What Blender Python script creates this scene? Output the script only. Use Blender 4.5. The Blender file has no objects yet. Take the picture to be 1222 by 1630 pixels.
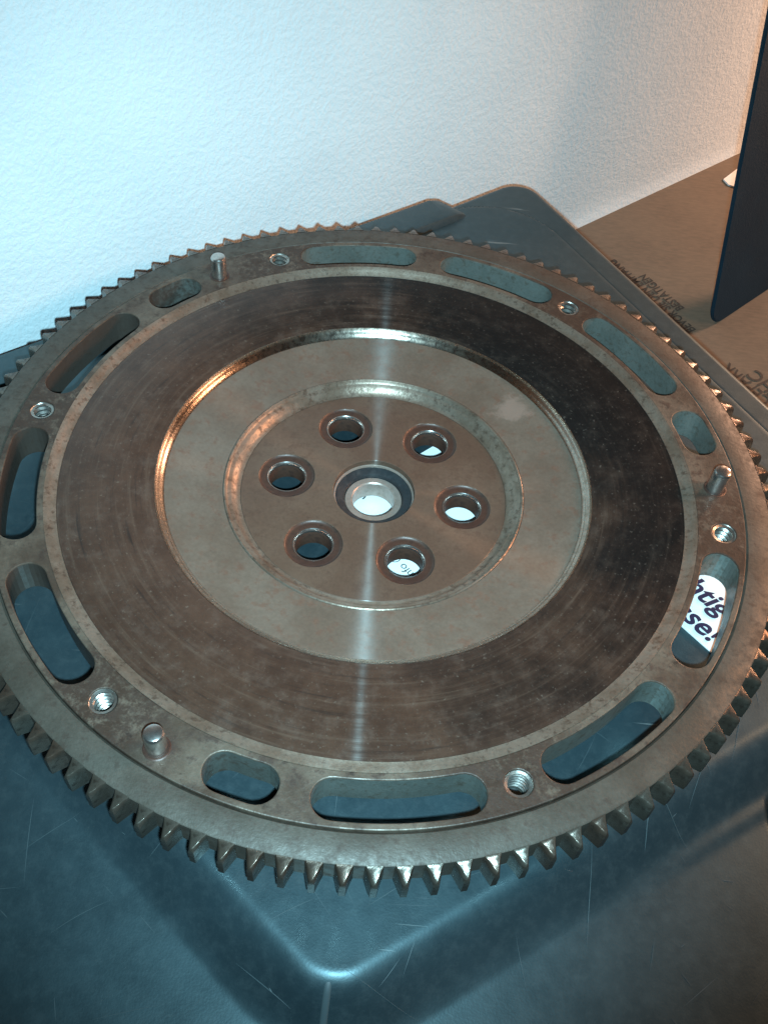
import bpy, bmesh, math, random
from mathutils import Vector, Matrix
random.seed(7)
S = 0.11                                   # one drawing unit (radius of the friction face) is 11 cm
SC = bpy.context.scene
COL = SC.collection
PI = math.pi
def R(a): return math.radians(a)

# ------------------------------------------------------------------ camera
CAM_P = Vector((0.0, -2.1557, 2.4973))
C_R = Vector((0.99590174, 0.06283751, 0.06504746))
C_U = Vector((-0.08969924, 0.77823065, 0.6215393))
C_F = Vector((0.01156595, 0.62482677, -0.78067774))
cam = bpy.data.cameras.new('camera')
cam.sensor_fit = 'VERTICAL'; cam.sensor_height = 36.0; cam.sensor_width = 27.0
cam.lens = 36.0 * 1617.768 / 1630.0
cam.clip_start = 0.01; cam.clip_end = 50
co = bpy.data.objects.new('camera', cam); COL.objects.link(co)
co.matrix_world = Matrix(((C_R.x, C_U.x, -C_F.x, CAM_P.x * S), (C_R.y, C_U.y, -C_F.y, CAM_P.y * S),
                          (C_R.z, C_U.z, -C_F.z, CAM_P.z * S), (0, 0, 0, 1)))
SC.camera = co

# ------------------------------------------------------------------ light: dim room, phone flash, one warm room lamp, an added warm wall fill
w = bpy.data.worlds.new('World'); SC.world = w; w.use_nodes = True
bg = w.node_tree.nodes['Background']; bg.inputs[0].default_value = (1.0, 0.86, 0.78, 1); bg.inputs[1].default_value = 0.022
def lamp(name, kind, loc, target, energy, color):
    l = bpy.data.lights.new(name, kind); l.energy = energy; l.color = color
    o = bpy.data.objects.new(name, l); COL.objects.link(o)
    loc = Vector(loc); o.location = loc * S
    o.rotation_euler = (Vector(target) - loc).to_track_quat('-Z', 'Y').to_euler()
    return l
fl = lamp('flash', 'SPOT', CAM_P + C_R * 0.07 - C_U * 0.14, (-0.15, 0.15, 0.0), 15.0, (0.45, 0.83, 1.0))
fl.spot_size = R(80); fl.spot_blend = 1.0; fl.shadow_soft_size = 0.035 * S
wl = lamp('room_lamp', 'AREA', (4.2, 0.8, 2.4), (-0.1, 0.0, -0.1), 0.40, (1.0, 0.50, 0.27))
wl.shape = 'DISK'; wl.size = 1.15 * S; wl.spread = R(84)
sl = lamp('wall_fill', 'AREA', (4.70, 4.42, 1.3), (2.0, 3.7, -0.6), 2.7, (1.0, 0.56, 0.36))  # added unseen source that warms the right end of the wall
sl.shape = 'DISK'; sl.size = 0.8 * S

SC.view_settings.view_transform = 'Standard'; SC.view_settings.look = 'None'
SC.view_settings.exposure = 0.0; SC.view_settings.gamma = 1.0
SC.render.engine = 'CYCLES'

# ------------------------------------------------------------------ material helpers
class NT:
    def __init__(s, name):
        s.m = bpy.data.materials.new(name); s.m.use_nodes = True
        s.t = s.m.node_tree; s.b = s.t.nodes['Principled BSDF']
        tc = s.n('ShaderNodeTexCoord'); mp = s.n('ShaderNodeVectorMath', operation='SCALE')
        s.l(tc.outputs['Object'], mp.inputs[0]); mp.inputs['Scale'].default_value = 1.0 / S
        s.co = mp.outputs[0]
    def n(s, t, **k):
        x = s.t.nodes.new(t)
        for a, v in k.items(): setattr(x, a, v)
        return x
    def l(s, a, b): s.t.links.new(a, b)
    def noise(s, scale, detail=4, rough=0.6, vec=None, stretch=None):
        x = s.n('ShaderNodeTexNoise'); x.inputs['Scale'].default_value = scale
        x.inputs['Detail'].default_value = detail; x.inputs['Roughness'].default_value = rough
        v = vec or s.co
        if stretch:
            m = s.n('ShaderNodeMapping'); s.l(v, m.inputs[0]); m.inputs['Scale'].default_value = stretch[0]
            m.inputs['Rotation'].default_value = (0, 0, stretch[1]); v = m.outputs[0]
        s.l(v, x.inputs['Vector']); return x.outputs['Fac']
    def ramp(s, f, stops):
        x = s.n('ShaderNodeValToRGB'); cr = x.color_ramp
        while len(cr.elements) < len(stops): cr.elements.new(0.5)
        for e, (p, c) in zip(cr.elements, stops):
            e.position = p; e.color = (*c, 1) if len(c) == 3 else c
        s.l(f, x.inputs[0]); return x.outputs[0]
    def fr(s, f, lo, hi, a=0.0, b=1.0):
        x = s.n('ShaderNodeMapRange'); x.interpolation_type = 'SMOOTHSTEP'
        s.l(f, x.inputs[0])
        for i, v in zip((1, 2, 3, 4), (lo, hi, a, b)): x.inputs[i].default_value = v
        return x.outputs[0]
    def math(s, op, a, b=None):
        x = s.n('ShaderNodeMath', operation=op)
        for i, v in enumerate((a, b)):
            if v is None: continue
            if hasattr(v, 'links'): s.l(v, x.inputs[i])
            else: x.inputs[i].default_value = v
        return x.outputs[0]
    def mix(s, f, a, b, mode='MIX'):
        x = s.n('ShaderNodeMix', data_type='RGBA', blend_type=mode)
        for i, v in ((0, f), (6, a), (7, b)):
            if hasattr(v, 'links'): s.l(v, x.inputs[i])
            elif i == 0: x.inputs[0].default_value = v
            else: x.inputs[i].default_value = (*v, 1)
        return x.outputs[2]
    def set(s, k, v):
        i = s.b.inputs[k]
        if hasattr(v, 'links'): s.l(v, i)
        elif isinstance(v, tuple): i.default_value = (*v, 1)
        else: i.default_value = v
    def bump(s, h, strength, dist):
        x = s.n('ShaderNodeBump'); x.inputs['Strength'].default_value = strength
        x.inputs['Distance'].default_value = dist * S; s.l(h, x.inputs['Height']); s.l(x.outputs[0], s.b.inputs['Normal'])
    def radial(s, an=0.8):
        t = s.n('ShaderNodeTangent', direction_type='RADIAL', axis='Z'); s.l(t.outputs[0], s.b.inputs['Tangent'])
        s.b.inputs['Anisotropic'].default_value = an; s.b.inputs['Anisotropic Rotation'].default_value = 0.25
    def turned(s, amount, rough=0.27, an=0.76, color=(0.62, 0.60, 0.57)):
        """adds the narrow glint of concentric turning marks over the base"""
        g = s.n('ShaderNodeBsdfAnisotropic'); g.inputs['Color'].default_value = (*color, 1)
        g.inputs['Roughness'].default_value = rough; g.inputs['Anisotropy'].default_value = an
        r_, px_, py_ = s.polar(); t = s.n('ShaderNodeCombineXYZ')
        s.l(s.math('MULTIPLY', py_, -1.0), t.inputs[0]); s.l(px_, t.inputs[1])
        tv = s.n('ShaderNodeVectorTransform', vector_type='VECTOR', convert_from='OBJECT', convert_to='WORLD')
        s.l(t.outputs[0], tv.inputs[0]); s.l(tv.outputs[0], g.inputs['Tangent'])
        x = s.n('ShaderNodeMixShader'); o = s.t.nodes['Material Output']
        if hasattr(amount, 'links'): s.l(amount, x.inputs[0])
        else: x.inputs[0].default_value = amount
        s.l(s.b.outputs[0], x.inputs[1]); s.l(g.outputs[0], x.inputs[2]); s.l(x.outputs[0], o.inputs['Surface'])
    def polar(s):
        """radius and angle round the wheel's axis as a vector (r, angle, z)"""
        sx = s.n('ShaderNodeSeparateXYZ'); s.l(s.co, sx.inputs[0])
        x, y = sx.outputs[0], sx.outputs[1]
        r = s.math('SQRT', s.math('ADD', s.math('MULTIPLY', x, x), s.math('MULTIPLY', y, y)))
        return r, x, y
    def rings(s, scale):
        """noise that depends on the radius only: turning marks"""
        r, x, y = s.polar()
        q = s.n('ShaderNodeTexNoise', noise_dimensions='1D'); q.inputs['Scale'].default_value = scale
        q.inputs['Detail'].default_value = 3; s.l(r, q.inputs['W']); return q.outputs['Fac']

M = {}
def metal(name, c1, c2, c3, metallic, rlo, rhi, an=0.0, ring=0, scale=6, bump=0.3, spec=0.5, grime=None, glint=0):
    m = NT(name)
    a = m.noise(scale, 6, 0.65); b = m.noise(scale * 7, 5, 0.7); g = m.noise(90, 2, 0.6)
    c = m.mix(m.fr(a, 0.38, 0.62), c1, c2)
    c = m.mix(m.fr(b, 0.50, 0.68, 0, 0.75), c, c3)
    c = m.mix(0.22, c, m.ramp(g, [(0.3, (0.25, 0.25, 0.25)), (0.7, (1, 1, 1))]), 'MULTIPLY')
    if grime:
        r, x, y = m.polar()
        k = m.math('COSINE', m.math('ADD', m.math('MULTIPLY', m.math('ARCTAN2', y, x), 6.0), -6.0 * R(53.3)))
        k = m.math('MULTIPLY', m.fr(m.math('ADD', k, m.math('MULTIPLY', b, 0.9)), 0.65, 1.30), m.fr(m.noise(30, 5, 0.8), 0.34, 0.54))
        c = m.mix(m.math('MULTIPLY', k, 0.95), c, grime)
        c = m.mix(m.fr(m.noise(13, 7, 0.8), 0.56, 0.68, 0, 0.8), c, (0.028, 0.016, 0.012))
    m.set('Base Color', c); m.set('Metallic', metallic); m.set('Specular IOR Level', spec)
    m.set('Roughness', m.fr(b, 0.3, 0.7, rlo, rhi))
    h = m.math('ADD', m.math('MULTIPLY', b, 0.6), m.math('MULTIPLY', g, 0.4))
    if ring: h = m.math('ADD', h, m.math('MULTIPLY', m.rings(ring), 1.2))
    if an: m.radial(an)
    m.bump(h, bump, 0.004)
    if name == 'turned_web':                                 # pale worn patch
        dv = m.n('ShaderNodeVectorMath', operation='DISTANCE'); m.l(m.co, dv.inputs[0]); dv.inputs[1].default_value = (0.455, 0.395, -0.04)
        k = m.fr(m.math('ADD', dv.outputs['Value'], m.math('MULTIPLY', m.noise(18, 5, 0.7), 0.16)), 0.11, 0.155, 0.75, 0)
        m.set('Base Color', m.mix(k, c, (0.34, 0.235, 0.185)))
    if name == 'machined_wall':                              # the slots on one side are rusted brown
        r, x, y = m.polar()
        k = m.fr(m.math('ADD', m.math('ADD', m.math('MULTIPLY', x, -0.6), m.math('MULTIPLY', y, -0.1)), m.math('MULTIPLY', b, 0.5)), 0.42, 0.72, 0, 0.9)
        m.set('Base Color', m.mix(k, c, (0.062, 0.038, 0.028))); m.set('Metallic', m.fr(k, 0, 1, metallic, 0.35))
    if name == 'tooth_steel':
        oi = m.n('ShaderNodeObjectInfo'); k = m.fr(oi.outputs['Random'], 0.3, 1.0, 0.0, 0.5)
        m.set('Base Color', m.mix(k, c, m.mix(m.fr(b, 0.4, 0.6), (0.12, 0.058, 0.034), (0.075, 0.04, 0.027))))
    if glint: m.turned(m.fr(b, 0.3, 0.7, glint * 1.15, glint * 0.75))
    M[name] = m.m
    return m

# friction face: near-black to the right and rear, brown to the left and front
m = NT('friction_face')
a = m.noise(2.2, 5, 0.6); b = m.noise(16, 6, 0.75); g = m.noise(80, 3, 0.7)
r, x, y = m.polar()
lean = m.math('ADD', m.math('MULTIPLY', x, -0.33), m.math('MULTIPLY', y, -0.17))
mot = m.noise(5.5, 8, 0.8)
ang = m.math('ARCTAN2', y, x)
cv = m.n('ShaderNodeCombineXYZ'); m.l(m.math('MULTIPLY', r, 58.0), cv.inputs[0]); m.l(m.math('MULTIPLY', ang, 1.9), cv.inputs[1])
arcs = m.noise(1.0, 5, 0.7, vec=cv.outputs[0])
brown_amt = m.fr(m.math('ADD', m.math('ADD', a, lean), m.math('MULTIPLY', m.math('ADD', m.math('MULTIPLY', b, 0.3), m.math('MULTIPLY', arcs, 0.7)), 0.35)), 0.36, 0.84)
c = m.mix(brown_amt, (0.008, 0.0065, 0.006), m.mix(m.fr(mot, 0.38, 0.66), (0.040, 0.0190, 0.0120), (0.062, 0.0310, 0.0195)))
c = m.mix(m.fr(b, 0.48, 0.70, 0, 0.6), c, m.mix(brown_amt, (0.026, 0.019, 0.015), (0.082, 0.050, 0.036)))
c = m.mix(m.fr(arcs, 0.50, 0.76, 0, 0.55), c, m.mix(brown_amt, (0.028, 0.021, 0.017), (0.105, 0.066, 0.046)))
c = m.mix(m.fr(arcs, 0.28, 0.45, 0.75, 0), c, (0.012, 0.009, 0.008))
c = m.mix(m.fr(g, 0.60, 0.72, 0, 0.35), c, (0.18, 0.14, 0.11))
m.set('Base Color', c); m.set('Metallic', 0.0); m.set('Specular IOR Level', m.fr(brown_amt, 0, 1, 0.25, 0.50))
m.set('Roughness', m.fr(b, 0.3, 0.7, 0.33, 0.45))
m.bump(m.math('ADD', m.math('MULTIPLY', g, 0.35), m.math('MULTIPLY', b, 0.3)), 0.10, 0.003)
m.turned(m.math('MULTIPLY', m.fr(brown_amt, 0, 1, 0.0025, 0.0045), m.fr(arcs, 0.3, 0.7, 0.4, 1.7)), 0.26, 0.87)
M['friction_face'] = m.m

metal('turned_shoulder', (0.23, 0.160, 0.115), (0.31, 0.235, 0.18), (0.10, 0.060, 0.042), 0.62, 0.34, 0.52, 0.8, 0, 7, 0.3)
metal('turned_web', (0.180, 0.122, 0.088), (0.22, 0.160, 0.120), (0.195, 0.100, 0.066), 0.42, 0.44, 0.54, 0.0, 0, 4, 0.12, 0.5, glint=0.075)
metal('bright_step', (0.50, 0.41, 0.335), (0.58, 0.48, 0.39), (0.43, 0.33, 0.25), 1.0, 0.22, 0.34, 0.8, 0, 6, 0.15)
metal('hub_face', (0.128, 0.070, 0.046), (0.155, 0.092, 0.062), (0.105, 0.055, 0.036), 0.30, 0.40, 0.50, 0.0, 0, 4, 0.05, 0.5, glint=0.05)
metal('bolt_seat', (0.062, 0.028, 0.020), (0.085, 0.040, 0.027), (0.04, 0.02, 0.015), 0.3, 0.35, 0.5, 0.0, 0, 6, 0.2)
metal('cast_rim', (0.072, 0.044, 0.030), (0.150, 0.108, 0.078), (0.040, 0.020, 0.014), 0.25, 0.40, 0.62, 0.0, 0, 3.4, 0.6, 0.45, (0.050, 0.028, 0.019))
metal('machined_wall', (0.25, 0.265, 0.235), (0.31, 0.325, 0.29), (0.17, 0.135, 0.10), 0.65, 0.30, 0.44, 0.0, 0, 6, 0.25)
metal('gear_steel', (0.072, 0.055, 0.041), (0.10, 0.080, 0.062), (0.058, 0.037, 0.026), 0.25, 0.42, 0.60, 0.0, 0, 5, 0.4, 0.4)
metal('tooth_steel', (0.098, 0.078, 0.060), (0.15, 0.125, 0.10), (0.050, 0.035, 0.026), 0.65, 0.20, 0.36, 0.0, 0, 9, 0.25)
metal('polished_steel', (0.55, 0.50, 0.46), (0.62, 0.57, 0.53), (0.50, 0.45, 0.41), 0.95, 0.18, 0.28, 0.0, 0, 8, 0.02)
metal('thread_steel', (0.36, 0.33, 0.29), (0.44, 0.41, 0.37), (0.16, 0.10, 0.07), 0.9, 0.26, 0.40, 0.0, 0, 12, 0.2)
metal('bearing_ring', (0.36, 0.27, 0.22), (0.42, 0.32, 0.27), (0.31, 0.22, 0.17), 0.5, 0.32, 0.42, 0.0, 0, 8, 0.15)
metal('black_seal', (0.012, 0.014, 0.016), (0.018, 0.02, 0.022), (0.03, 0.03, 0.03), 0.0, 0.42, 0.6, 0.0, 0, 8, 0.3)

# black moulded plastic with fine grain, dust and hairline scratches
m = NT('black_plastic')
a = m.noise(1.6, 4, 0.6); b = m.noise(9, 6, 0.7); g = m.noise(150, 2, 0.5)
c = m.mix(m.fr(a, 0.35, 0.7), (0.0135, 0.0235, 0.0285), (0.019, 0.031, 0.037))
c = m.mix(m.fr(m.noise(28, 8, 0.75), 0.42, 0.70, 0, 0.42), c, (0.044, 0.058, 0.062))
sc = None
for ang, st, thr in ((0.5, (0.9, 26, 1), 0.735), (1.35, (1.1, 30, 1), 0.74), (2.35, (0.8, 24, 1), 0.74), (2.9, (1.4, 34, 1), 0.75)):
    k = m.fr(m.noise(1.5, 3, 0.5, stretch=(st, ang)), thr, thr + 0.02, 0, 1)
    k = m.math('MULTIPLY', k, m.fr(m.noise(3.2 + ang, 2), 0.46, 0.6))
    sc = k if sc is None else m.math('MAXIMUM', sc, k)
c = m.mix(m.math('MULTIPLY', sc, 0.55), c, (0.20, 0.20, 0.19))
m.set('Base Color', c); m.set('Specular IOR Level', 1.0)
m.set('Roughness', m.fr(b, 0.3, 0.7, 0.38, 0.47)); m.set('Specular Tint', (0.68, 0.95, 1.0))
m.bump(m.math('SUBTRACT', m.math('ADD', m.math('MULTIPLY', g, 0.8), m.math('MULTIPLY', b, 0.5)), m.math('MULTIPLY', sc, 0.6)), 0.08, 0.004)
M['black_plastic'] = m.m

m = NT('wall_plaster')
a = m.noise(27, 3, 0.55); b = m.noise(62, 3, 0.55); f = m.noise(2, 3, 0.5)
m.set('Base Color', m.mix(m.fr(f, 0.3, 0.7), (0.64, 0.715, 0.735), (0.68, 0.75, 0.765))); m.set('Roughness', 0.8); m.set('Specular IOR Level', 0.2)
m.bump(m.math('ADD', m.math('MULTIPLY', m.fr(a, 0.35, 0.65), 0.9), m.math('MULTIPLY', m.fr(b, 0.35, 0.65), 0.8)), 0.22, 0.009)
M['wall_plaster'] = m.m

m = NT('cardboard')
a = m.noise(3, 5, 0.6); g = m.noise(60, 4, 0.7, stretch=((0.25, 1, 1), R(41)))
c = m.mix(m.fr(a, 0.3, 0.7), (0.122, 0.094, 0.066), (0.145, 0.112, 0.078))
c = m.mix(m.fr(g, 0.35, 0.7, 0, 0.35), c, (0.25, 0.17, 0.115))
m.set('Base Color', c); m.set('Roughness', 0.8); m.bump(g, 0.2, 0.003); M['cardboard'] = m.m

m = NT('navy_fabric')
g = m.noise(70, 4, 0.7); a = m.noise(3, 4)
m.set('Base Color', m.mix(m.fr(a, 0.3, 0.7), (0.0035, 0.021, 0.036), (0.005, 0.027, 0.045))); m.set('Roughness', 0.75); m.set('Specular IOR Level', 0.3)
m.bump(g, 0.4, 0.006); M['navy_fabric'] = m.m

def plain(name, c, rough, spec=0.4):
    m = NT(name); g = m.noise(20, 4, 0.6)
    m.set('Base Color', m.mix(m.fr(g, 0.3, 0.7, 0, 0.12), c, tuple(v * 0.8 for v in c))); m.set('Roughness', rough); m.set('Specular IOR Level', spec)
    M[name] = m.m
plain('white_paper', (0.84, 0.84, 0.82), 0.5)
plain('navy_ink', (0.012, 0.014, 0.05), 0.5)
plain('black_ink', (0.034, 0.028, 0.024), 0.7)
plain('scuff_highlight_plastic', (0.060, 0.080, 0.085), 0.5)
plain('adhesive_paper', (0.55, 0.50, 0.55), 0.5)

# ------------------------------------------------------------------ mesh helpers (all sizes in drawing units, scaled by S)
def obj(name, me, mats, parent=None, loc=(0, 0, 0), sharp=35):
    if isinstance(me, bmesh.types.BMesh):
        bm = me; me = bpy.data.meshes.new(name)
        bmesh.ops.scale(bm, vec=(S, S, S), verts=bm.verts)
        bm.to_mesh(me); bm.free()
    for mt in (mats if isinstance(mats, (list, tuple)) else [mats]): me.materials.append(M[mt])
    if sharp is not None:
        for p in me.polygons: p.use_smooth = True
        me.set_sharp_from_angle(angle=R(sharp))
    o = bpy.data.objects.new(name, me); COL.objects.link(o)
    o.location = Vector(loc) * S
    if parent: o.parent = parent
    return o
def thing(name, label, cat, loc=(0, 0, 0), group=None):
    o = bpy.data.objects.new(name, None); COL.objects.link(o); o.location = Vector(loc) * S
    o.empty_display_size = 0.02
    o['label'] = label; o['category'] = cat
    if group: o['group'] = group
    return o
def lathe(prof, seg=256, closed=True):
    bm = bmesh.new(); rows = []
    for i in range(seg):
        a = 2 * PI * i / seg; c, s = math.cos(a), math.sin(a)
        rows.append([bm.verts.new((r * c, r * s, z)) for r, z in prof])
    n = len(prof)
    for i in range(seg):
        A, B = rows[i], rows[(i + 1) % seg]
        for j in range(n if closed else n - 1):
            k = (j + 1) % n
            if prof[j][0] < 1e-6 and prof[k][0] < 1e-6: continue
            bm.faces.new((A[j], B[j], B[k], A[k]))
    bmesh.ops.remove_doubles(bm, verts=bm.verts, dist=1e-6)
    bmesh.ops.recalc_face_normals(bm, faces=bm.faces)
    return bm
def plate(name, loops, z0, z1, bevel):
    """a flat plate between z0 and z1 bounded by closed loops (the inner ones are openings), edges broken"""
    cu = bpy.data.curves.new(name, 'CURVE'); cu.dimensions = '2D'; cu.fill_mode = 'BOTH'
    cu.extrude = ((z1 - z0) / 2 - bevel) * S; cu.bevel_depth = bevel * S; cu.bevel_resolution = 1; cu.offset = -bevel * S
    for i, lp in enumerate(loops):
        ar = sum(p[0] * q[1] - q[0] * p[1] for p, q in zip(lp, lp[1:] + lp[:1]))
        if (ar > 0) == (i == 0): lp = lp[::-1]
        sp = cu.splines.new('POLY'); sp.points.add(len(lp) - 1); sp.use_cyclic_u = True
        for p, (x, y) in zip(sp.points, lp): p.co = (x * S, y * S, 0, 1)
    o = bpy.data.objects.new(name, cu); COL.objects.link(o)
    dg = bpy.context.evaluated_depsgraph_get(); me = bpy.data.meshes.new_from_object(o.evaluated_get(dg))
    bpy.data.objects.remove(o); bpy.data.curves.remove(cu)
    bm = bmesh.new(); bm.from_mesh(me); bpy.data.meshes.remove(me)
    bmesh.ops.scale(bm, vec=(1 / S,) * 3, verts=bm.verts)
    bmesh.ops.remove_doubles(bm, verts=bm.verts, dist=2e-5)
    bmesh.ops.recalc_face_normals(bm, faces=bm.faces)
    bmesh.ops.translate(bm, vec=(0, 0, (z0 + z1) / 2), verts=bm.verts)
    return bm
def circle(r, n, cx=0, cy=0):
    return [(cx + r * math.cos(2 * PI * i / n), cy + r * math.sin(2 * PI * i / n)) for i in range(n)]
def slot(r0, r1, a0, a1):
    """curved opening between two radii with round ends whose tips lie at the angles a0 < a1 (degrees)"""
    rc, h = (r0 + r1) / 2, (r1 - r0) / 2
    q0, q1 = R(a0) + h / rc, R(a1) - h / rc
    pts = []; n = max(8, int((q1 - q0) / R(1.2)))
    for i in range(n + 1):
        a = q0 + (q1 - q0) * i / n; pts.append((r1 * math.cos(a), r1 * math.sin(a)))
    for i in range(1, 12):
        t = PI * i / 12; rr = rc + h * math.cos(t)
        a = q1 + h * math.sin(t) / rr; pts.append((rr * math.cos(a), rr * math.sin(a)))
    for i in range(n + 1):
        a = q1 + (q0 - q1) * i / n; pts.append((r0 * math.cos(a), r0 * math.sin(a)))
    for i in range(1, 12):
        t = PI * i / 12; rr = rc - h * math.cos(t)
        a = q0 - h * math.sin(t) / rr; pts.append((rr * math.cos(a), rr * math.sin(a)))
    return pts
def tag(o, label, cat, group=None):
    o['label'] = label; o['category'] = cat
    if group: o['group'] = group
def pol(r, deg, z=0): return Vector((r * math.cos(R(deg)), r * math.sin(R(deg)), z))

# ------------------------------------------------------------------ setting: wall
ZT = -1.02
WU = Vector((0.7501, 0.6613, 0)); WN = Vector((0.6613, -0.7501, 0)); WP = Vector((1.58, 3.415, 0))
bm = bmesh.new()
def wpt(u, off, z): p = WP + WU * u + WN * off; return (p.x, p.y, z)
prof = [(0.03, ZT - 0.02), (0.012, ZT + 0.02), (0.002, ZT + 0.07), (0, ZT + 0.15), (0, 7.0), (-0.4, 7.0), (-0.4, ZT - 0.02)]
A = [bm.verts.new(wpt(-6, o_, z)) for o_, z in prof]; B = [bm.verts.new(wpt(6, o_, z)) for o_, z in prof]
for j in range(len(prof)): bm.faces.new((A[j], B[j], B[(j + 1) % len(prof)], A[(j + 1) % len(prof)]))
bm.faces.new(A); bm.faces.new(B[::-1]); bmesh.ops.recalc_face_normals(bm, faces=bm.faces)
o = obj('wall', bm, 'wall_plaster'); o['kind'] = 'structure'

# ------------------------------------------------------------------ cardboard surface with its print
def box_bm(x0, x1, y0, y1, z0, z1, bevel=0.0, seg=2):
    bm = bmesh.new(); bmesh.ops.create_cube(bm, size=1)
    for v in bm.verts: v.co = Vector(((x0 + x1) / 2 + v.co.x * (x1 - x0), (y0 + y1) / 2 + v.co.y * (y1 - y0), (z0 + z1) / 2 + v.co.z * (z1 - z0)))
    if bevel: bmesh.ops.bevel(bm, geom=list(bm.edges), offset=bevel, segments=seg, affect='EDGES')
    return bm
def text(name, s, size, pos, xdir, mat, parent, shear=0.0, align='LEFT', bold=0.0, sx=1.0):
    """flat printed letters; xdir is the reading direction on the surface"""
    cu = bpy.data.curves.new(name, 'FONT'); cu.body = s; cu.size = size * S; cu.shear = shear; cu.align_x = align
    cu.offset = bold * S; cu.extrude = 0; cu.resolution_u = 4
    o = bpy.data.objects.new(name, cu); COL.objects.link(o)
    dg = bpy.context.evaluated_depsgraph_get(); me = bpy.data.meshes.new_from_object(o.evaluated_get(dg))
    bpy.data.objects.remove(o); bpy.data.curves.remove(cu)
    me.materials.clear(); me.materials.append(M[mat])
    t = bpy.data.objects.new(name, me); COL.objects.link(t)
    base = parent.location / S if parent else Vector((0, 0, 0))
    t.location = (Vector(pos) - base) * S; t.rotation_euler = (0, 0, math.atan2(xdir[1], xdir[0])); t.scale = (sx, 1, 1)
    if parent: t.parent = parent
    return t
cb = thing('cardboard_box', 'brown cardboard box with upside down black print, lying under the case beside the white wall', 'cardboard box', (2.2, 2.4, ZT))
bm = bmesh.new()
def cpt(u, off, z): p = WP + WU * u + WN * off - Vector((2.2, 2.4, ZT)); return (p.x, p.y, z)
ring = [(-5.5, 0.035), (4.5, 0.035), (4.5, 6.0), (-5.5, 6.0)]
top = [bm.verts.new(cpt(u, f, 0)) for u, f in ring]; bot = [bm.verts.new(cpt(u, f, -0.4)) for u, f in ring]
bm.faces.new(top); bm.faces.new(bot[::-1])
for j in range(4): bm.faces.new((top[j], top[(j + 1) % 4], bot[(j + 1) % 4], bot[j]))
bmesh.ops.recalc_face_normals(bm, faces=bm.faces)
obj('box_panel', bm, 'cardboard', cb)
d1 = (Vector((1.223, 2.650)) - Vector((1.619, 2.100))).normalized()
text('print', 'BEVOR SIE DEN EMPFANG', 0.080, (1.630, 2.083, ZT + 0.004), d1, 'black_ink', cb, sx=0.73, bold=0.0015)
text('print', 'BESTÄTIGEN', 0.080, (1.590, 2.254, ZT + 0.004), d1, 'black_ink', cb, sx=0.73, bold=0.0015)
text('print', 'CEPARK', 0.12, (1.955, 1.595, ZT + 0.004), d1, 'black_ink', cb, sx=0.72, bold=0.001)
text('print', 'THC', 0.12, (2.035, 1.640, ZT + 0.004), d1, 'black_ink', cb, sx=0.9, bold=0.001)

# small white tag lying on the cardboard, behind the navy panel
o = obj('paper_tag', plate('paper_tag', [[(1.985, 3.53), (2.01, 3.475), (2.10, 3.44), (2.42, 3.66), (2.36, 3.80), (2.09, 3.66)]], ZT + 0.002, ZT + 0.012, 0), 'white_paper')
tag(o, 'small white paper tag on the cardboard, half behind the dark blue board by the wall', 'paper tag')

# dark blue board leaning back to the wall
bt = thing('leaning_board', 'dark navy blue board with rounded lower corner, leaning upright on the cardboard', 'board', (1.708, 2.108, ZT))
e1 = Vector((0.7071, 0.7071, 0)); e2 = Vector((-0.20, 0.25, 1.574)).normalized(); e3 = e1.cross(e2)
bm = bmesh.new(); Wd, Ht, Th, rr = 0.66, 5.0, 0.022, 0.11
out = []
for cx, cy, a0 in ((rr, rr, 180), (Wd - rr, rr, 270), (Wd - rr, Ht - rr, 0), (rr, Ht - rr, 90)):
    for i in range(9):
        a = R(a0 + 90 * i / 8); out.append((cx + rr * math.cos(a), cy + rr * math.sin(a)))
f0 = bm.faces.new([bm.verts.new(e1 * x + e2 * y - e3 * 0) for x, y in out])
ex = bmesh.ops.extrude_face_region(bm, geom=[f0]); bmesh.ops.translate(bm, vec=-e3 * Th, verts=[v for v in ex['geom'] if isinstance(v, bmesh.types.BMVert)])
bmesh.ops.recalc_face_normals(bm, faces=bm.faces)
es = [e for e in bm.edges if e.calc_face_angle(0) > R(60)]
bmesh.ops.bevel(bm, geom=es, offset=0.007, segments=3, affect='EDGES')
obj('board_panel', bm, 'navy_fabric', bt)

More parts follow.
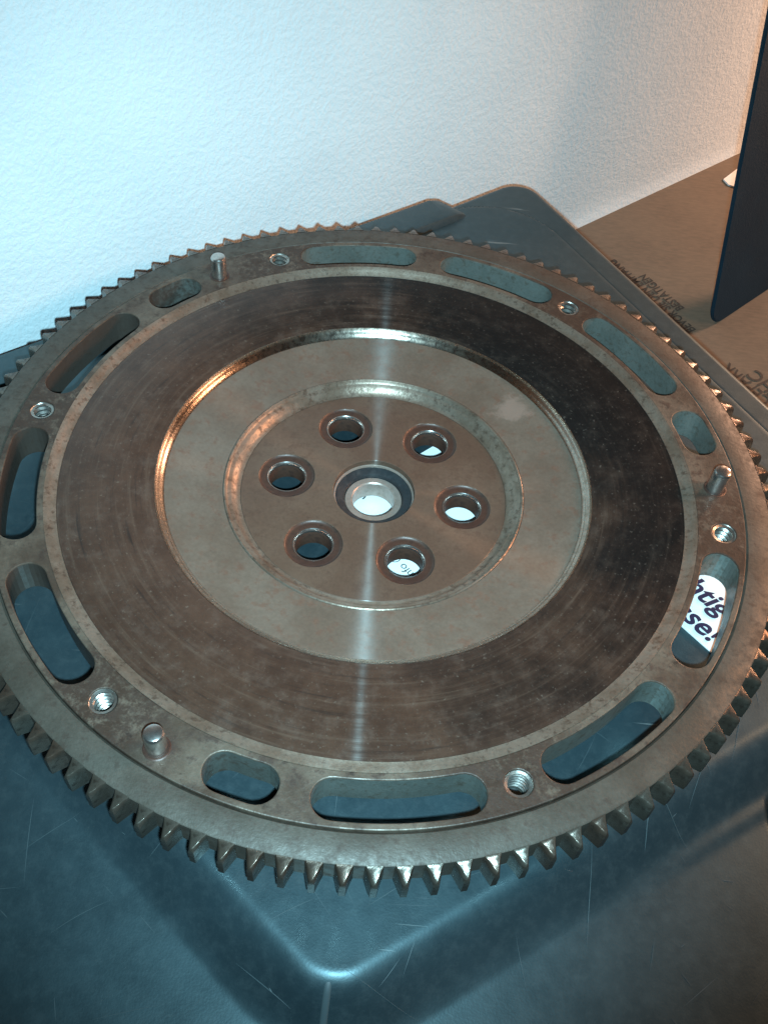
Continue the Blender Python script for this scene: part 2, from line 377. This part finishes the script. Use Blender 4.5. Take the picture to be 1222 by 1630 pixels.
# ------------------------------------------------------------------ black plastic tool case
ZC = -0.24
case = thing('tool_case', 'large scratched black plastic tool case lying flat, carrying the flywheel', 'tool case', (0.1, 0.2, ZT))
C0 = Vector((0.576, 2.184)); ES = Vector((-0.7725, -0.635)); ET = Vector((0.557, -0.8306))
NR_ = Vector((0.8306, 0.557)); NB_ = Vector((-0.635, 0.7725))
def sst(a, b, x):
    t = min(1, max(0, (x - a) / (b - a))); return t * t * (3 - 2 * t)
def hgt(x, y):
    z = 0.0
    # lower rim outside the raised top, with a large rounded corner
    dr = 1.695 - (NR_.x * x + NR_.y * y) - 0.14; db = 1.321 - (NB_.x * x + NB_.y * y) - 0.05
    rad = 0.40
    if dr < rad and db < rad: di = rad - math.hypot(rad - dr, rad - db)
    else: di = min(dr, db)
    z -= 0.034 * (1 - sst(-0.010, 0.004, di)) + 0.012 * math.exp(-((di + 0.012) / 0.010) ** 2)
    # sloping sides of the raised top towards the viewer
    dl = -0.643 * x - 0.766 * y - 1.272; dR = 0.555 * x - 0.832 * y - 1.368
    q = 0.21
    if dl > -q and dR > -q: d = math.hypot(dl + q, dR + q) - q
    else: d = max(dl, dR)
    z -= 0.118 * sst(-0.135, 0.060, d)
    if d > 0.03: z -= 0.12 * (d - 0.03)
    if dR > dl: z += 0.009 * math.exp(-((d - 0.050) / 0.022) ** 2) * sst(-0.2, 0.5, 0.832 * x + 0.555 * y)
    k = 0.986 * x + 0.165 * y - 1.088                        # the right-hand lower panel ends in a step
    if dR > dl: z -= 0.16 * sst(0.0, 0.035, k) * sst(0.03, 0.07, d)
    return z
ns, nt = 411, 511; ds, dt = 3.7 / ns, 4.6 / nt
bm = bmesh.new(); grid = []
org = Vector((0.1, 0.2, ZT)); rc = 0.13
for i in range(ns + 1):
    row = []
    for j in range(nt + 1):
        s_, t_ = i * ds, j * dt
        if s_ < rc and t_ < rc:                              # round the far corner
            vx, vy = rc - s_, rc - t_; L = math.hypot(vx, vy)
            mxx = max(vx, vy); f = mxx / L if L > 0 else 1
            s_, t_ = rc - vx * f, rc - vy * f
        p = C0 + ES * s_ + ET * t_
        edge = min(s_, t_) if not (i * ds < rc and j * dt < rc) else rc - math.hypot(rc - s_, rc - t_)
        z = ZC + hgt(p.x, p.y) - 0.012 * (1 - sst(0, 0.02, edge))
        row.append(bm.verts.new((p.x - org.x, p.y - org.y, z - org.z)))
    grid.append(row)
for i in range(ns):
    for j in range(nt): bm.faces.new((grid[i][j], grid[i][j + 1], grid[i + 1][j + 1], grid[i + 1][j]))
rim = [grid[i][0] for i in range(ns, 0, -1)] + [grid[0][j] for j in range(nt + 1)] + [grid[i][nt] for i in range(1, ns + 1)] + [grid[ns][j] for j in range(nt - 1, 0, -1)]
prev = rim
for k, (dz, sh) in enumerate(((0.03, 0.008), (0.10, 0.008), (0.12, -0.02), (None, -0.03))):
    new = []
    for v in rim:
        nrm = Vector((v.co.x + org.x - 0.1, v.co.y + org.y - 0.2, 0)).normalized()
        new.append(bm.verts.new((v.co.x + nrm.x * sh, v.co.y + nrm.y * sh, 0.0 if dz is None else v.co.z - dz)))
    for j in range(len(rim)): bm.faces.new((prev[j], prev[(j + 1) % len(rim)], new[(j + 1) % len(rim)], new[j]))
    prev = new
bmesh.ops.recalc_face_normals(bm, faces=bm.faces)
obj('case_lid', bm, 'black_plastic', case, sharp=50)

# scratches scored into the lid
bm = bmesh.new(); rs = random.Random(11); n = 0
while n < 420:
    s_, t_ = rs.uniform(0.1, 3.4), rs.uniform(0.2, 4.4); p = C0 + ES * s_ + ET * t_
    if not (-2.0 < p.x < 1.8 and -2.0 < p.y < 2.0): continue
    n += 1
    L = rs.choice((0.02, 0.03, 0.05, 0.08, 0.12, 0.22)) * rs.uniform(0.6, 1.3); a = rs.choice((0.5, 1.1, 1.3, 2.2, 2.6)) + rs.gauss(0, 0.35)
    cur = rs.gauss(0, 1.0); wd = rs.uniform(0.0004, 0.0011); k = 10; q = Vector(p); prev = None
    for i in range(k + 1):
        nx, ny = -math.sin(a), math.cos(a); f = wd * math.sin(PI * (i + 0.4) / (k + 0.8))
        row = [bm.verts.new((q.x + nx * f * e - org.x, q.y + ny * f * e - org.y, ZC + hgt(q.x, q.y) + 0.0018 - org.z)) for e in (-1, 1)]
        if prev: bm.faces.new((prev[0], row[0], row[1], prev[1]))
        prev = row; q = q + Vector((math.cos(a), math.sin(a))) * (L / k); a += cur * L / k
o = obj('scratch_marks', bm, 'scuff_highlight_plastic', case, sharp=None); o['kind'] = 'stuff'

# moulded ribs: on the mitre below the raised top, and along the lower right panel
def rib(path, rad, fade=3):
    bm = bmesh.new(); pts = []
    for (x0, y0), (x1, y1) in zip(path, path[1:]):
        for i in range(16): pts.append(Vector((x0 + (x1 - x0) * i / 16, y0 + (y1 - y0) * i / 16)))
    pts.append(Vector(path[-1])); rows = []
    for i, p in enumerate(pts):
        t = (pts[min(i + 1, len(pts) - 1)] - pts[max(i - 1, 0)]).normalized(); n_ = Vector((-t.y, t.x))
        f = min(1, (i + 0.3) / fade, (len(pts) - 0.7 - i) / fade); row = []
        for j in range(9):
            a = PI * j / 8; q = p + n_ * (rad * math.cos(a))
            row.append(bm.verts.new((q.x - org.x, q.y - org.y, ZC + hgt(q.x, q.y) - 0.003 + rad * 0.75 * f * math.sin(a) - org.z)))
        rows.append(row)
    for a_, b_ in zip(rows, rows[1:]):
        for j in range(8): bm.faces.new((a_[j], a_[j + 1], b_[j + 1], b_[j]))
    bmesh.ops.recalc_face_normals(bm, faces=bm.faces)
    return bm
obj('mould_rib', rib([(-0.003, -1.475), (-0.008, -1.58), (-0.016, -1.80)], 0.0105, 5), 'scuff_highlight_plastic', case, sharp=70)  # paler than the case: the ridge's flash highlight is put into its colour

# flat flap along the rear edge of the lid
bm = bmesh.new()
h1 = Vector((0.150, 1.858, 0)); hd = Vector((-0.785, -0.620, 0)); hn = Vector((0.620, -0.785, 0))
sect = [(0.0, -0.30), (-0.004, -0.225), (0.004, -0.2095), (0.018, -0.2065), (0.135, -0.2085), (0.146, -0.2115), (0.160, -0.238), (0.165, -0.30)]
rows = []
for u, k in ((-0.085, 1.0), (-0.06, 0.4), (-0.02, 0.06), (0.03, 0.0), (1.2, 0.0), (2.6, 0.0)):
    row = []
    for f, z in sect:
        p = h1 + hd * (u + (0.05 * (1 - min(1, f / 0.08)) if u < 0 else 0)) + hn * f
        row.append(bm.verts.new((p.x - org.x, p.y - org.y, z - 0.035 * k - org.z)))
    rows.append(row)
for a, b in zip(rows, rows[1:]):
    for j in range(len(sect) - 1): bm.faces.new((a[j], a[j + 1], b[j + 1], b[j]))
bm.faces.new(rows[0]); bm.faces.new(rows[-1][::-1])
bmesh.ops.recalc_face_normals(bm, faces=bm.faces)
obj('hinge_flap', bm, 'black_plastic', case, sharp=40)

# ------------------------------------------------------------------ stickers on the case
U_ = Vector((0.682, -0.731)); V_ = Vector((0.731, 0.682))
def quad_paper(name, u0, u1, v0, v1, z, label, cat, rad=0.03):
    cx = U_ * ((u0 + u1) / 2) + V_ * ((v0 + v1) / 2)
    o = thing(name, label, cat, (cx.x, cx.y, z))
    hu, hv = (u1 - u0) / 2, (v1 - v0) / 2; lp = []
    for sx, sy, a0 in ((1, 1, 0), (-1, 1, 90), (-1, -1, 180), (1, -1, 270)):
        for i in range(5):
            a = R(a0 + 90 * i / 4); q = U_ * (sx * (hu - rad) + rad * math.cos(a)) + V_ * (sy * (hv - rad) + rad * math.sin(a)); lp.append((q.x, q.y))
    obj('paper', plate('paper', [lp], 0.0, 0.004, 0), 'white_paper', o)
    return o
lb = quad_paper('warning_sticker', 0.30, 1.20, 0.527, 0.86, ZC + 0.002, 'white sticker with bold slanted dark blue lettering, seen through a slot of the flywheel', 'sticker', 0.012)
def uvp(u, v, z): q = U_ * u + V_ * v; return (q.x, q.y, z)
text('lettering', 'Wichtig', 0.105, uvp(0.995, 0.652, ZC + 0.010), U_, 'navy_ink', lb, shear=0.25, align='RIGHT', bold=0.0025)
text('lettering', 'Adresse!', 0.105, uvp(1.040, 0.549, ZC + 0.010), U_, 'navy_ink', lb, shear=0.25, align='RIGHT', bold=0.0025)
pb = quad_paper('small_sticker', -0.125, 0.46, -0.12, 0.43, ZC + 0.002, 'white paper sticker with tiny print, seen through the centre bore and bolt holes', 'sticker')
text('lettering', 'mailinfo @', 0.042, uvp(0.345, -0.035, ZC + 0.010), -U_, 'black_ink', pb)
text('lettering', '09', 0.06, uvp(-0.10, -0.01, ZC + 0.010), (1, 0.2), 'black_ink', pb)

# ------------------------------------------------------------------ the flywheel
fw = thing('flywheel', 'rusty toothed steel clutch flywheel with slotted rim, lying face up on the black case', 'flywheel', (0, 0, 0))
ZP = 0.015
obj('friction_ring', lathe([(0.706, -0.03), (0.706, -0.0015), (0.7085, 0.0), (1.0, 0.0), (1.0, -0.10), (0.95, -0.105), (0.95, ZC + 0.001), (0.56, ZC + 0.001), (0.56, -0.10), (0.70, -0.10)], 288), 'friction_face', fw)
obj('shoulder_ring', lathe([(1.001, -0.05), (1.001, 0.001), (1.008, 0.0025), (1.020, 0.0085), (1.030, 0.0135), (1.038, ZP + 0.0005), (1.0385, -0.05)], 288), 'turned_shoulder', fw, sharp=50)
obj('step_ring', lathe([(0.7055, -0.03), (0.7055, -0.001), (0.703, -0.0015), (0.700, -0.010), (0.696, -0.0155), (0.690, -0.017), (0.687, -0.021), (0.683, -0.0265), (0.677, -0.0285), (0.677, -0.09)], 288), 'bright_step', fw, sharp=50)
obj('web_ring', lathe([(0.6765, -0.09), (0.6765, -0.0288), (0.670, -0.0295), (0.50, -0.0555), (0.493, -0.0555), (0.493, -0.12)], 288), 'turned_web', fw)
obj('hub_lip', lathe([(0.4915, -0.12), (0.4915, -0.0555), (0.488, -0.0535), (0.484, -0.0555), (0.482, -0.064), (0.478, -0.067), (0.470, -0.068), (0.462, -0.074), (0.455, -0.083), (0.447, -0.0880), (0.4385, -0.0890), (0.4385, -0.12)], 256), 'turned_shoulder', fw, sharp=50)
BA = [-6.6 + 60 * k for k in range(6)]
loops = [circle(0.438, 192), circle(0.134, 96)] + [circle(0.0925, 48, *pol(0.2952, a).xy) for a in BA]
hub = obj('hub_plate', plate('hub_plate', loops, -0.165, -0.089, 0.002), ['hub_face', 'bolt_seat'], fw, sharp=12)
seat_me = None
for a in BA:
    q = pol(0.2952, a)
    if seat_me is None:
        o = obj('bolt_seat', lathe([(0.092, -0.165), (0.092, -0.0905), (0.088, -0.0945), (0.080, -0.0955), (0.066, -0.0945), (0.0625, -0.0955), (0.0585, -0.101), (0.058, -0.165)], 64), 'bolt_seat', fw, (q.x, q.y, 0), sharp=40); seat_me = o.data
        obj('bolt_bore', lathe([(0.0655, -0.101), (0.0655, -0.0938), (0.0632, -0.0938), (0.0592, -0.0982), (0.0578, -0.104), (0.0578, -0.106), (0.062, -0.106)], 64), 'polished_steel', o, sharp=40); bore_me = o.children[0].data
    else:
        o = bpy.data.objects.new('bolt_seat', seat_me); COL.objects.link(o); o.parent = fw; o.location = Vector((q.x, q.y, 0)) * S
        c = bpy.data.objects.new('bolt_bore', bore_me); COL.objects.link(c); c.parent = o

# pilot bearing
pbr = obj('pilot_bearing', lathe([(0.1335, -0.17), (0.1335, -0.112), (0.1325, -0.1075), (0.1295, -0.107), (0.1275, -0.1095), (0.1275, -0.17)], 96), 'bearing_ring', fw, sharp=40)
obj('bearing_seal', lathe([(0.127, -0.16), (0.127, -0.116), (0.123, -0.1145), (0.100, -0.122), (0.0965, -0.128), (0.0965, -0.16)], 96), 'black_seal', pbr)
obj('bearing_inner_ring', lathe([(0.0955, -0.20), (0.0955, -0.136), (0.0935, -0.1335), (0.0745, -0.1335), (0.0705, -0.1375), (0.0700, -0.20)], 96), ['bearing_ring'], pbr, sharp=40)

# slotted rim
SL = [(57.3, 80.8), (85.8, 108.9), (25.3, 48.8), (10.4, 21.0)]
loops = [circle(1.191, 288), circle(1.037, 288)]
for k in range(3):
    for a0, a1 in SL: loops.append(slot(1.058, 1.172, a0 - 120 * k, a1 - 120 * k))
THR = [53.3 - 60 * k for k in range(6)]; DOW = [(1.112, 2.8), (1.112, 126.0), (1.136, -116.2)]
for a in THR: loops.append(circle(0.0385, 40, *pol(1.121, a).xy))
bm = plate('slotted_rim', loops, ZP - 0.122, ZP, 0.0035)
bmesh.ops.recalc_face_normals(bm, faces=bm.faces)
for f in bm.faces:
    r_ = math.hypot(f.calc_center_median().x, f.calc_center_median().y)
    if abs(f.normal.z) < 0.3 and r_ < 1.185: f.material_index = 1
obj('slotted_rim', bm, ['cast_rim', 'machined_wall'], fw, sharp=14)
# threaded holes
prof = [(0.0382, -0.10), (0.0382, ZP - 0.002), (0.0365, ZP - 0.004)]
z = ZP - 0.006
while z > -0.085:
    prof += [(0.0290, z), (0.0290, z - 0.0045), (0.0365, z - 0.010), (0.0365, z - 0.0125)]; z -= 0.018
prof.append((0.0382, z))
thr_me = None
for a in THR:
    q = pol(1.121, a)
    if thr_me is None: o = obj('thread', lathe(prof, 64), 'thread_steel', fw, (q.x, q.y, 0), sharp=30); thr_me = o.data
    else:
        o = bpy.data.objects.new('thread', thr_me); COL.objects.link(o); o.parent = fw; o.location = Vector((q.x, q.y, 0)) * S
    o.rotation_euler = (R(3), R(2), R(a))
# dowel pins
pin_me = None
for r_, a in DOW:
    q = pol(r_, a)
    if pin_me is None:
        o = obj('dowel_pin', lathe([(0, ZP - 0.05), (0.0285, ZP - 0.05), (0.0285, ZP + 0.076), (0.0275, ZP + 0.082), (0.0245, ZP + 0.087), (0.0195, ZP + 0.0895), (0, ZP + 0.091)], 40, closed=False), 'polished_steel', fw, (q.x, q.y, 0), sharp=30); pin_me = o.data
    else:
        o = bpy.data.objects.new('dowel_pin', pin_me); COL.objects.link(o); o.parent = fw; o.location = Vector((q.x, q.y, 0)) * S

for r_, a in DOW:
    q = pol(r_, a)
    obj('pin_base_ring', lathe([(0.0287, ZP - 0.01), (0.0287, ZP + 0.001), (0.034, ZP + 0.0022), (0.0375, ZP + 0.0006), (0.0375, ZP - 0.01)], 40), 'bolt_seat', fw, (q.x, q.y, 0), sharp=30)  # thin dark ring standing round the foot of each pin
# ring gear and its 108 teeth
ZG = 0.010
rg = obj('ring_gear', lathe([(1.1925, -0.085), (1.1925, ZG - 0.007), (1.199, ZG), (1.274, ZG), (1.2785, ZG - 0.003), (1.2785, -0.083), (1.274, -0.086)], 432), 'gear_steel', fw, sharp=40)
def tooth():
    P_ = 2 * PI / 108
    bm = bmesh.new()
    # half profile (r, half angle): root, flank, tip
    def ring_(z, cw, ccw, tip, root=1.2775):
        pts = [(root, -0.33 * P_ + cw * 0.35), (1.290, -0.26 * P_ + cw * 0.8), (1.308, -0.178 * P_ + cw), (1.325 - tip, -0.105 * P_ + cw),
               (1.325 - tip, 0.105 * P_ - ccw), (1.308, 0.178 * P_ - ccw), (1.290, 0.26 * P_ - ccw * 0.8), (root, 0.33 * P_ - ccw * 0.35)]
        return [bm.verts.new((r * math.cos(a), r * math.sin(a), z)) for r, a in pts]
    def slope(row):
        for v in row: v.co.z -= 0.26 * max(0, math.hypot(v.co.x, v.co.y) - 1.283)
        return row
    L = [ring_(-0.082, 0, 0, 0), slope(ring_(-0.012, 0, 0, 0)), slope(ring_(ZG - 0.010, 0.0016, 0.0014, 0.0008)), slope(ring_(ZG - 0.0035, 0.0040, 0.0026, 0.0028)), slope(ring_(ZG - 0.0005, 0.0075, 0.0042, 0.007))]
    for a, b in zip(L, L[1:]):
        for j in range(7): bm.faces.new((a[j], a[j + 1], b[j + 1], b[j]))
    bm.faces.new(L[0][::-1]); bm.faces.new(L[-1])
    bmesh.ops.recalc_face_normals(bm, faces=bm.faces)
    return bm
t0 = obj('gear_tooth', tooth(), 'tooth_steel', rg, sharp=48)
for k in range(108):
    o = t0 if k == 0 else bpy.data.objects.new('gear_tooth', t0.data)
    if k: COL.objects.link(o); o.parent = rg
    o.rotation_euler = (0, 0, R(0.43 + 10 / 3 * k))
